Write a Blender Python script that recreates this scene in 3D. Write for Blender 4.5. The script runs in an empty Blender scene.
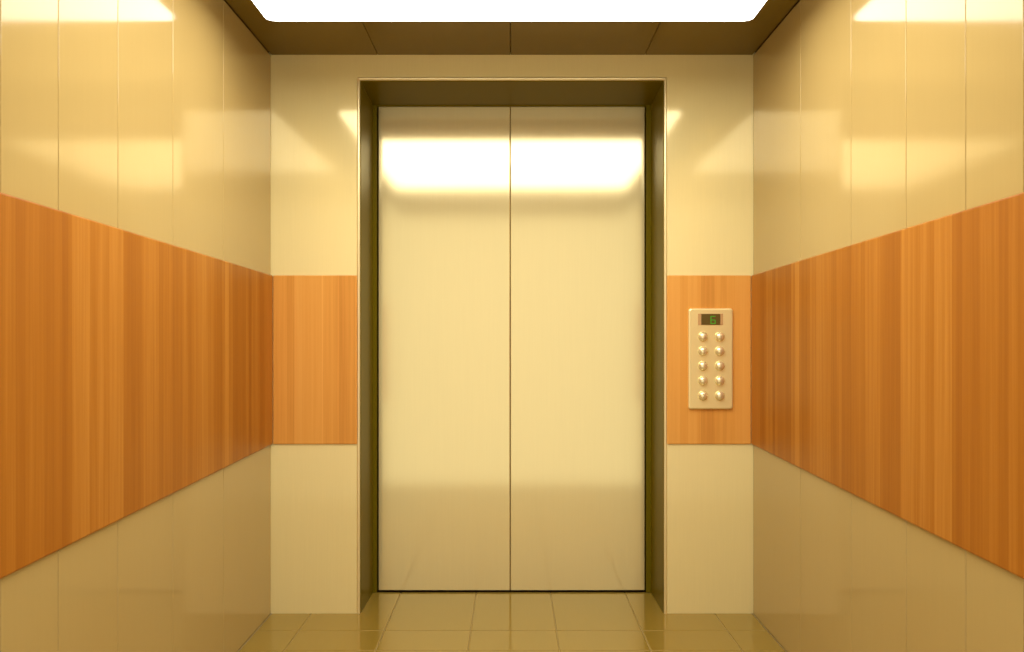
import bpy, bmesh, math
from mathutils import Vector, Matrix

# ------------------------------------------------------------------ measures
F = 837.0            # focal length in pixels of the 1024 wide frame
S = 0.0043           # metres per pixel on the plane of the door wall
D = F * S            # distance camera - door wall
EYE = 273.5 * S      # eye height above the floor
CEIL = EYE + 285.0 * S
HW = 241.0 * S       # half width of the cabin
ZR = 0.28            # where the cabin ends towards the viewer (fraction of D)

def X(u): return u * S                 # u: pixels from the axis at the door wall
def Y(z): return D * z
def Z(v): return EYE + v * S           # v: pixels above the horizon at the door wall

scene = bpy.context.scene
col = scene.collection

# ------------------------------------------------------------------ helpers
def tag(o, label=None, cat=None, group=None, kind=None):
    if label: o['label'] = label
    if cat: o['category'] = cat
    if group: o['group'] = group
    if kind: o['kind'] = kind
    return o

def link(name, bm, mat, parent=None, smooth=False):
    me = bpy.data.meshes.new(name)
    bmesh.ops.recalc_face_normals(bm, faces=bm.faces[:])
    bm.to_mesh(me); bm.free()
    if smooth:
        for p in me.polygons: p.use_smooth = True
    me.materials.append(mat)
    o = bpy.data.objects.new(name, me)
    col.objects.link(o)
    if parent: o.parent = parent
    return o

def empty(name, loc):
    o = bpy.data.objects.new(name, None)
    o.empty_display_size = .1
    o.location = loc
    col.objects.link(o)
    return o

def hexa(bm, pts, bev=0.0, seg=2):
    """pts: 4 points of one face then the 4 matching points of the opposite face."""
    vs = [bm.verts.new(p) for p in pts]
    fs = [(0,1,2,3),(7,6,5,4),(0,4,5,1),(1,5,6,2),(2,6,7,3),(3,7,4,0)]
    faces = [bm.faces.new([vs[i] for i in f]) for f in fs]
    if bev > 0:
        es = list({e for f in faces for e in f.edges})
        bmesh.ops.bevel(bm, geom=es, offset=bev, segments=seg, affect='EDGES', profile=.5)

def box(bm, x0, x1, y0, y1, z0, z1, bev=0.0, seg=2):
    hexa(bm, [(x0,y0,z0),(x1,y0,z0),(x1,y0,z1),(x0,y0,z1),
              (x0,y1,z0),(x1,y1,z0),(x1,y1,z1),(x0,y1,z1)], bev, seg)

def rounded_plate(bm, x0, x1, z0, z1, y0, y1, r, bev, n=6):
    """plate in the X-Z plane, front at y0, back at y1, rounded corners."""
    ring = []
    for cx, cz, a0 in ((x1-r, z1-r, 0), (x0+r, z1-r, 90), (x0+r, z0+r, 180), (x1-r, z0+r, 270)):
        for k in range(n+1):
            a = math.radians(a0 + 90*k/n)
            ring.append((cx + r*math.cos(a), cz + r*math.sin(a)))
    cx, cz = (x0+x1)/2, (z0+z1)/2
    def loop(y, inset):
        kx = 1 - 2*inset/(x1-x0); kz = 1 - 2*inset/(z1-z0)
        return [bm.verts.new((cx+(a-cx)*kx, y, cz+(b-cz)*kz)) for a, b in ring]
    loops = [loop(y1, 0), loop(y0+bev, 0), loop(y0+bev*.3, bev*.3), loop(y0, bev)]
    for la, lb in zip(loops, loops[1:]):
        for i in range(len(la)):
            j = (i+1) % len(la)
            bm.faces.new((la[i], la[j], lb[j], lb[i]))
    bm.faces.new(loops[0]); bm.faces.new(loops[-1])

# ------------------------------------------------------------------ materials
def new_mat(name):
    m = bpy.data.materials.new(name); m.use_nodes = True
    nt = m.node_tree
    return m, nt, nt.nodes['Principled BSDF']

def metal(name, rgb, metallic, rough, aniso=0.0, bump=0.0, axis=2, coat=0.0, coat_rough=.05, spec=.5):
    m, nt, b = new_mat(name)
    b.inputs['Metallic'].default_value = metallic
    b.inputs['Specular IOR Level'].default_value = spec
    b.inputs['Coat Weight'].default_value = coat
    b.inputs['Coat Roughness'].default_value = coat_rough
    tc = nt.nodes.new('ShaderNodeTexCoord')
    mp = nt.nodes.new('ShaderNodeMapping')
    sc = [60, 60, 60]; sc[axis] = 1.2
    mp.inputs['Scale'].default_value = sc
    nz = nt.nodes.new('ShaderNodeTexNoise'); nz.inputs['Scale'].default_value = 4; nz.inputs['Detail'].default_value = 3
    nt.links.new(tc.outputs['Object'], mp.inputs['Vector']); nt.links.new(mp.outputs[0], nz.inputs['Vector'])
    mix = nt.nodes.new('ShaderNodeMix'); mix.data_type = 'RGBA'
    mix.inputs[6].default_value = (*[c*.97 for c in rgb], 1)
    mix.inputs[7].default_value = (*[min(1, c*1.03) for c in rgb], 1)
    nt.links.new(nz.outputs['Fac'], mix.inputs[0])
    nt.links.new(mix.outputs[2], b.inputs['Base Color'])
    mr = nt.nodes.new('ShaderNodeMapRange')
    mr.inputs['To Min'].default_value = rough*.92; mr.inputs['To Max'].default_value = rough*1.08
    nt.links.new(nz.outputs['Fac'], mr.inputs['Value']); nt.links.new(mr.outputs[0], b.inputs['Roughness'])
    return m

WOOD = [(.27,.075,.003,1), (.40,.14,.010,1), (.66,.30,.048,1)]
WOOD_LIT = [(.50,.19,.025,1), (.72,.33,.060,1), (.86,.45,.11,1)]  # same veneer lightened: stronger light on the door wall put into the colour
def wood(name, axis, lift=0.0, amp=1.0, ramp=WOOD):
    """vertical veneer strips of varying width and tone with fine vertical grain."""
    m, nt, b = new_mat(name)
    L = nt.links.new
    tc = nt.nodes.new('ShaderNodeTexCoord')
    sp = nt.nodes.new('ShaderNodeSeparateXYZ'); L(tc.outputs['Object'], sp.inputs[0])
    def strips(scale, off):
        ad = nt.nodes.new('ShaderNodeMath'); ad.operation = 'ADD'; ad.inputs[1].default_value = off
        L(sp.outputs[axis], ad.inputs[0])
        v = nt.nodes.new('ShaderNodeTexVoronoi'); v.voronoi_dimensions = '1D'; v.inputs['Scale'].default_value = scale
        L(ad.outputs[0], v.inputs['W'])
        s = nt.nodes.new('ShaderNodeSeparateColor'); L(v.outputs['Color'], s.inputs[0])
        return s.outputs[0]
    a = strips(8.0, 3.3); c = strips(26.0, 7.7)
    mp = nt.nodes.new('ShaderNodeMapping'); mp.inputs['Scale'].default_value = (90, 90, 1.6)
    L(tc.outputs['Object'], mp.inputs[0])
    nz = nt.nodes.new('ShaderNodeTexNoise'); nz.inputs['Scale'].default_value = 1.0; nz.inputs['Detail'].default_value = 5
    nz.inputs['Roughness'].default_value = .6
    L(mp.outputs[0], nz.inputs['Vector'])
    def wsum(x, wx, y, wy):
        m1 = nt.nodes.new('ShaderNodeMath'); m1.operation = 'MULTIPLY'; m1.inputs[1].default_value = wx; L(x, m1.inputs[0])
        m2 = nt.nodes.new('ShaderNodeMath'); m2.operation = 'MULTIPLY_ADD'; m2.inputs[1].default_value = wy
        L(y, m2.inputs[0]); L(m1.outputs[0], m2.inputs[2])
        return m2.outputs[0]
    t = wsum(a, .38*amp, c, .26*amp)
    lf = nt.nodes.new('ShaderNodeMath'); lf.operation = 'ADD'; lf.inputs[1].default_value = lift; L(t, lf.inputs[0]); t = lf.outputs[0]
    t = wsum(t, 1.0, nz.outputs['Fac'], .42)
    rp = nt.nodes.new('ShaderNodeValToRGB')
    e = rp.color_ramp.elements
    e[0].position = .12; e[0].color = ramp[0]
    e[1].position = 1.0; e[1].color = ramp[2]
    k = rp.color_ramp.elements.new(.5); k.color = ramp[1]
    k = rp.color_ramp.elements[1]
    L(t, rp.inputs[0]); L(rp.outputs[0], b.inputs['Base Color'])
    b.inputs['Roughness'].default_value = .45
    b.inputs['Specular IOR Level'].default_value = .25
    return m

def plain(name, rgb, rough=.6, metallic=0.0, emit=None, strength=0.0):
    m, nt, b = new_mat(name)
    b.inputs['Base Color'].default_value = (*rgb, 1)
    b.inputs['Roughness'].default_value = rough
    b.inputs['Metallic'].default_value = metallic
    if emit:
        b.inputs['Emission Color'].default_value = (*emit, 1)
        b.inputs['Emission Strength'].default_value = strength
    return m

CREAM = (.82,.66,.33)
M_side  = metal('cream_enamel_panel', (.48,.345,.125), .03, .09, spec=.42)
M_front = metal('cream_enamel_lit_wall', (.87,.74,.36), .15, .10)  # cream raised above the side walls, standing in for brighter light here
M_door  = metal('brushed_champagne_steel', (.82,.69,.36), .52, .105)
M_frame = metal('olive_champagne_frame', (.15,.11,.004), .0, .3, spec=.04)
M_ceil  = metal('cream_ceiling_shaded', (.175,.11,.004), .1, .35, spec=.1)  # same cream darkened, the ceiling's shade put into its colour
M_floor = metal('cream_floor_tile', (.32,.215,.036), .05, .10, axis=1, spec=.9)
M_bead  = plain('edge_highlight_bead', (.93,.80,.46), .3, .6)
M_gap   = plain('shadow_gap_backing', (.15,.09,.02), .8)
M_grout = plain('floor_grout', (.40,.29,.10), .8)
M_plate = plain('pale_champagne_plate', (.92,.78,.38), .3, .5)
M_knob  = plain('pearl_button', (.93,.82,.50), .22, .6)
M_disp  = plain('display_glass', (.11,.07,.008), .3)
M_strip = plain('display_side_strip', (.55,.32,.13), .4)
M_green = plain('display_green_segments', (.03,.2,.01), .5, 0, (.06,.34,.01), .55)
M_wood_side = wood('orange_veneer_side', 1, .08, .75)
M_wood_front = wood('orange_veneer_lit', 0, .1, .8, WOOD_LIT)
M_lamp  = plain('lamp_diffuser_white', (.8,.8,.8), .5, 0, (1.0,.96,.88), 6.2)
M_house = metal('lamp_housing_metal', (.66,.50,.20), .3, .3)

# ------------------------------------------------------------------ side walls
joints = [1.0, .8354, .7109, .6117, .5314, .4712, .40, .335, ZR]
GAP = .0016
def side_wall(sx, name, label):
    bm = bmesh.new()
    xs = sorted((sx*(HW+.012), sx*(HW+.06)))
    box(bm, xs[0], xs[1], Y(ZR), Y(1.0)+.30, 0, CEIL+.012)
    w = tag(link(name, bm, M_gap), label, 'wall', kind='structure')
    for z1, z0 in zip(joints, joints[1:]):
        bm = bmesh.new()
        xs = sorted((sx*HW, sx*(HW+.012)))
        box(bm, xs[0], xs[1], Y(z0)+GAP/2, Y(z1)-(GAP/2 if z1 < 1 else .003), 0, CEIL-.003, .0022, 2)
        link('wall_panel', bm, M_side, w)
    return w
side_wall(-1, 'wall_left', 'cream enamelled panel wall along the left side of the cabin')
side_wall(1, 'wall_right', 'cream enamelled panel wall along the right side of the cabin')

# wooden bands on the side walls (slightly taller towards the viewer)
def side_wood(sx, label):
    z0, z1 = ZR, .9985
    pts = []
    T = .010
    up = lambda z: Z(64.5 + (1-z)*8.9)
    dn = lambda z: Z(-104 - (1-z)*15)
    for x in (HW-.0006, HW-T):
        for z, f in ((z0, dn), (z1, dn), (z1, up), (z0, up)):
            pts.append((sx*x, Y(z), f(z)))
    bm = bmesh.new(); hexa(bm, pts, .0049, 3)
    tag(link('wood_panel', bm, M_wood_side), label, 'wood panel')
side_wood(-1, 'long orange wood veneer band running along the left cabin wall')
side_wood(1, 'long orange wood veneer band running along the right cabin wall')

# ------------------------------------------------------------------ door wall
OX = 152.2           # half width of the opening
OT = 260.0           # top of the opening above the horizon
bm = bmesh.new()
ya, yb = Y(1.0), Y(1.0)+.30
fx = X(OX)
oz = Z(OT)
outer = [(-HW-.0115, .0), (-fx, .0), (-fx, oz), (fx, oz), (fx, .0), (HW+.0115, .0), (HW+.0115, CEIL+.0115), (-HW-.0115, CEIL+.0115)]
fr = [bm.verts.new((a, ya, b)) for a, b in outer]
bk = [bm.verts.new((a, yb, b)) for a, b in outer]
for i in range(8):
    j = (i+1) % 8
    bm.faces.new((fr[i], fr[j], bk[j], bk[i]))
for vs in (fr, bk):
    bm.faces.new((vs[0], vs[1], vs[2], vs[7]))
    bm.faces.new((vs[2], vs[3], vs[6], vs[7]))
    bm.faces.new((vs[3], vs[4], vs[5], vs[6]))
es = [e for e in bm.edges if all(abs(v.co.y-ya) < 1e-5 for v in e.verts) and len(e.link_faces) == 2
      and all(abs(v.co.x) < fx+1e-4 for v in e.verts) and any(abs(f.normal.y) < .5 for f in e.link_faces)]
bm.normal_update()
es = [e for e in es if all(v.co.z <= oz+1e-4 for v in e.verts) and any(abs(f.normal.y) < .5 for f in e.link_faces)]
bmesh.ops.bevel(bm, geom=es, offset=.007, segments=3, affect='EDGES', profile=.5)
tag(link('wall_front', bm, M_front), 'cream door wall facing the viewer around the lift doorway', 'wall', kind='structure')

# doorway lining
DZ = 1.081
def lining():
    bm = bmesh.new()
    y0, y1 = Y(1.0)+.009, Y(DZ)
    X0, X1 = X(152.2)-.0005, X(150.3)
    T0, T1 = Z(OT)-.0005, Z(254)
    XB, TB = X0-.003, T0-.003
    for s in (-1, 1):
        hexa(bm, [(s*XB, y0, 0), (s*X0, y0, 0), (s*X0, y0, TB), (s*XB, y0, TB),
                  (s*X1, y1, 0), (s*X0, y1, 0), (s*X0, y1, T1), (s*X1, y1, T1)], .0012, 2)
    hexa(bm, [(-X0, y0, TB), (X0, y0, TB), (X0, y0, T0), (-X0, y0, T0),
              (-X0, y1, T1), (X0, y1, T1), (X0, y1, T0), (-X0, y1, T0)], .0012, 2)
    return bm
tag(link('trim_1', lining(), M_frame), 'champagne metal lining of the lift doorway', 'door frame', kind='structure')

# bead added to carry the highlight along the wall's bevelled edge
bm = bmesh.new()
BR = .0062; loops = []
bx0, bt = X(152.2)+BR*.75, Z(OT)+BR*.75
for px_, pz_, dx_, dz_ in ((-bx0, 0, -1, 0), (-bx0, bt, -1, 1), (bx0, bt, 1, 1), (bx0, 0, 1, 0)):
    loops.append([bm.verts.new((px_+dx_*BR*math.cos(t), Y(1.0)-.0005+BR*math.sin(t), pz_+dz_*BR*math.cos(t)))
                  for t in [2*math.pi*i/20 for i in range(20)]])
for la, lb in zip(loops, loops[1:]):
    for i in range(20):
        bm.faces.new((la[i], la[(i+1) % 20], lb[(i+1) % 20], lb[i]))
bm.faces.new(loops[0]); bm.faces.new(loops[-1])
tag(link('trim_3', bm, M_bead), 'thin bead added for the highlight line round the doorway edge', 'trim', kind='structure')

# inner stop strips next to the leaves
DY = Y(DZ) + .016     # front of the leaves
bm = bmesh.new()
k = DZ
xl, xr = X(-150.3), X(150.3)
box(bm, xl-.006, X(-134.6*k)-.004, Y(DZ)+.003, Y(DZ)+.05, 0, Z(254)+.018, .002)
box(bm, X(133.6*k)+.004, xr+.006, Y(DZ)+.003, Y(DZ)+.05, 0, Z(254)+.018, .002)
box(bm, X(-134.6*k)-.004, X(133.6*k)+.004, Y(DZ)+.003, Y(DZ)+.05, Z(234*k), Z(254)+.018, .002)
tag(link('trim_2', bm, M_frame), 'narrow inner stop strip framing the sliding door leaves', 'door frame', kind='structure')

# the two leaves
kd = DY / D
dtop, dbot = Z(233.6*kd), .0075
def leaf(x0, x1, name, label):
    bm = bmesh.new()
    box(bm, x0, x1, DY, DY+.035, dbot, dtop, .003, 3)
    return tag(link(name, bm, M_door), label, 'lift door', kind='structure')
seam = X(-1.8*kd)
leaf(X(-133.6*kd), seam-.0015, 'door_1', 'left sliding leaf of the closed champagne metal lift door')
leaf(seam+.0015, X(132.8*kd), 'door_2', 'right sliding leaf of the closed champagne metal lift door')
# dark shaft behind the leaves
bm = bmesh.new()
box(bm, -X(170), X(170), DY+.045, DY+.09, -.06, Z(270))
box(bm, -X(170), X(170), Y(DZ)+.013, DY+.05, -.06, -.02)
tag(link('wall_shaft', bm, plain('dark_shaft', (.05,.03,.008), .9)), 'dark shaft face glimpsed through the gaps round the doors', 'wall', kind='structure')

# wooden bands on the door wall
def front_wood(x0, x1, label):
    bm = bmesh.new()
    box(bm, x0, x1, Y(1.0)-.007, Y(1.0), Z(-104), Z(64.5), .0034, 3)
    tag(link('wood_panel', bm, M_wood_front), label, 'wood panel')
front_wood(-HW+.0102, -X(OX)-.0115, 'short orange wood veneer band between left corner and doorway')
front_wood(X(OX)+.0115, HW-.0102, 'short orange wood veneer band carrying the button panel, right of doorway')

# ------------------------------------------------------------------ ceiling
bm = bmesh.new()
box(bm, -HW-.06, HW+.06, Y(-.12), Y(1.0)+.30, CEIL+.012, CEIL+.06)  # unseen run behind the viewer, added to cut background light from above
c = tag(link('ceiling', bm, M_gap), 'cream panelled ceiling around the light, darkened in colour for shade', 'ceiling', kind='structure')
cx = [-HW+.002, X(-134), X(-1.5), X(133), HW-.002]
for a, b in zip(cx, cx[1:]):
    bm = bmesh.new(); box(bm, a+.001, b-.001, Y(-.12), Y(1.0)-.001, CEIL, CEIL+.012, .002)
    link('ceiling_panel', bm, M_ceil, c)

# ceiling light: shallow box hanging under the ceiling
LH, LZ1, LZ0, LW = 265.0, .831, .425, 201.0
lx, ly0, ly1, lz = X(LW), Y(LZ0), Y(LZ1), Z(LH)
lamp = tag(empty('ceiling_light', (X(-2.5)*.83, (ly0+ly1)/2, CEIL)), 'large glowing white rectangular light panel on the ceiling', 'ceiling light')
def rrect_slab(bm, hx, hy, z0, z1, r, n=8):
    ring = []
    for cx_, cy_, a0 in ((hx-r, hy-r, 0), (-hx+r, hy-r, 90), (-hx+r, -hy+r, 180), (hx-r, -hy+r, 270)):
        for q in range(n+1):
            a = math.radians(a0+90*q/n)
            ring.append((cx_+r*math.cos(a), cy_+r*math.sin(a)))
    lo = [bm.verts.new((a, b, z0)) for a, b in ring]; hi = [bm.verts.new((a, b, z1)) for a, b in ring]
    for i in range(len(ring)):
        j = (i+1) % len(ring)
        bm.faces.new((lo[i], lo[j], hi[j], hi[i]))
    bm.faces.new(lo); bm.faces.new(hi)
hy = (ly1-ly0)/2
bm = bmesh.new(); rrect_slab(bm, lx-.004, hy-.004, lz-CEIL+.012, -.0005, .026)
link('housing', bm, M_house, lamp)
bm = bmesh.new(); rrect_slab(bm, lx, hy, lz-CEIL, lz-CEIL+.012, .03)
link('diffuser', bm, M_lamp, lamp)

# ------------------------------------------------------------------ floor
bm = bmesh.new()
u = [-245.0, -201.0, -120.3, -38.8, 41.8, 122.3, 203.0, 245.0]
r = [(Y(DZ)+.014)/D, .9415] + [.9415-.0605*i for i in range(1, 12)]
ys = [Y(t) for t in r]
for a, b in zip(u, u[1:]):
    xa = max(X(a), -HW+.001); xb = min(X(b), HW-.001)
    for y1, y0 in zip(ys, ys[1:]):
        box(bm, xa+.0012, xb-.0012, y0+.0012, y1-.0012, -.02, 0, .003, 2)
bm2 = bm
fl = link('floor', bm2, M_floor)
tag(fl, 'glossy cream square tiled cabin floor', 'floor', kind='structure')
bm = bmesh.new(); box(bm, -HW-.06, HW+.06, ys[-1], Y(DZ)+.012, -.06, -.0035)
link('grout', bm, M_grout, fl)

# ------------------------------------------------------------------ control panel
PY = Y(1.0) - .007
k = (PY-.012) / D
px = lambda x: (x-512)*S*k; pz = lambda y: EYE+(340-y)*S*k
cp = tag(empty('elevator_control_panel', ((px(689)+px(733))/2, PY, pz(409))),
         'pale metal lift button panel with green number display, right of the doors', 'control panel')
o = cp.location
def child(name, bm, mat, parent, smooth=False):
    bmesh.ops.translate(bm, vec=-Vector(o), verts=bm.verts[:])
    return link(name, bm, mat, parent, smooth)
PF = PY - .012
bm = bmesh.new(); rounded_plate(bm, px(688.6), px(733.2), pz(409.3), pz(308.3), PF, PY, .011, .006)
child('faceplate', bm, M_plate, cp)
bm = bmesh.new(); rounded_plate(bm, px(698), px(723), pz(325), pz(313.6), PF-.0015, PF+.001, .001, .0007)
disp = child('display', bm, M_strip, cp)
bm = bmesh.new(); rounded_plate(bm, px(701.2), px(720.2), pz(324.9), pz(314), PF-.0025, PF-.0012, .0008, .0005)
tag(child('display_window', bm, M_disp, disp), 'dark olive glass window')
# seven segment 6
bm = bmesh.new()
dx0, dx1, dz0, dz1 = px(710.4), px(715.4), pz(324.0), pz(316.0)
w = .0034; ym = (dz0+dz1)/2
ya, yb = PF-.0033, PF-.0024
box(bm, dx0, dx0+w, ya, yb, dz0, dz1)
box(bm, dx1-w, dx1, ya, yb, dz0, ym)
for zz in (dz0, ym-w/2, dz1-w):
    box(bm, dx0+w, dx1-(w if zz < dz1-2*w else 0), ya, yb, zz, zz+w)
tag(child('digit', bm, M_green, disp), 'glowing green number 6')
# buttons
def dome(r, h):
    bm = bmesh.new()
    prof = [(r*1.04, 0), (r*1.04, -.001)] + [(r*math.cos(t), -.001-h*math.sin(t)) for t in [math.radians(a) for a in range(8, 90, 9)]]
    n = 28; rings = []
    for rr, yy in prof:
        rings.append([bm.verts.new((rr*math.cos(2*math.pi*i/n), yy, rr*math.sin(2*math.pi*i/n))) for i in range(n)])
    top = bm.verts.new((0, -.001-h, 0))
    for a, b in zip(rings, rings[1:]):
        for i in range(n):
            j = (i+1) % n
            bm.faces.new((a[i], a[j], b[j], b[i]))
    for i in range(n):
        bm.faces.new((rings[-1][i], rings[-1][(i+1) % n], top))
    bm.faces.new(rings[0])
    return bm
first = link('button', dome(.0205, .017), M_knob, cp, True)
n = 0
for y in (336.6, 351, 365.8, 380.6, 395.6):
    for x in (702.9, 719.6):
        b = first if n == 0 else first.copy()
        if n: col.objects.link(b); b.parent = cp
        b.location = Vector((px(x), PF+.0005, pz(y))) - Vector(o)
        n += 1

# ------------------------------------------------------------------ even warm background, added as frontal fill through the open rear
wd = bpy.data.worlds.new('fill_background'); scene.world = wd; wd.use_nodes = True
bg = wd.node_tree.nodes['Background']
bg.inputs['Color'].default_value = (1.0, .91, .69, 1); bg.inputs['Strength'].default_value = 1.3

# ------------------------------------------------------------------ camera
cd = bpy.data.cameras.new('camera'); cam = bpy.data.objects.new('camera', cd); col.objects.link(cam)
cd.sensor_width = 36; cd.lens = 36*F/1024
cam.location = (0, 0, EYE); cam.rotation_euler = (math.radians(90), 0, 0)
cd.shift_y = 14/1024; cd.clip_start = .05
scene.camera = cam

scene.view_settings.view_transform = 'Standard'
scene.view_settings.look = 'None'
scene.view_settings.exposure = -0.06
scene.view_settings.gamma = 1
scene.view_settings.use_curve_mapping = False
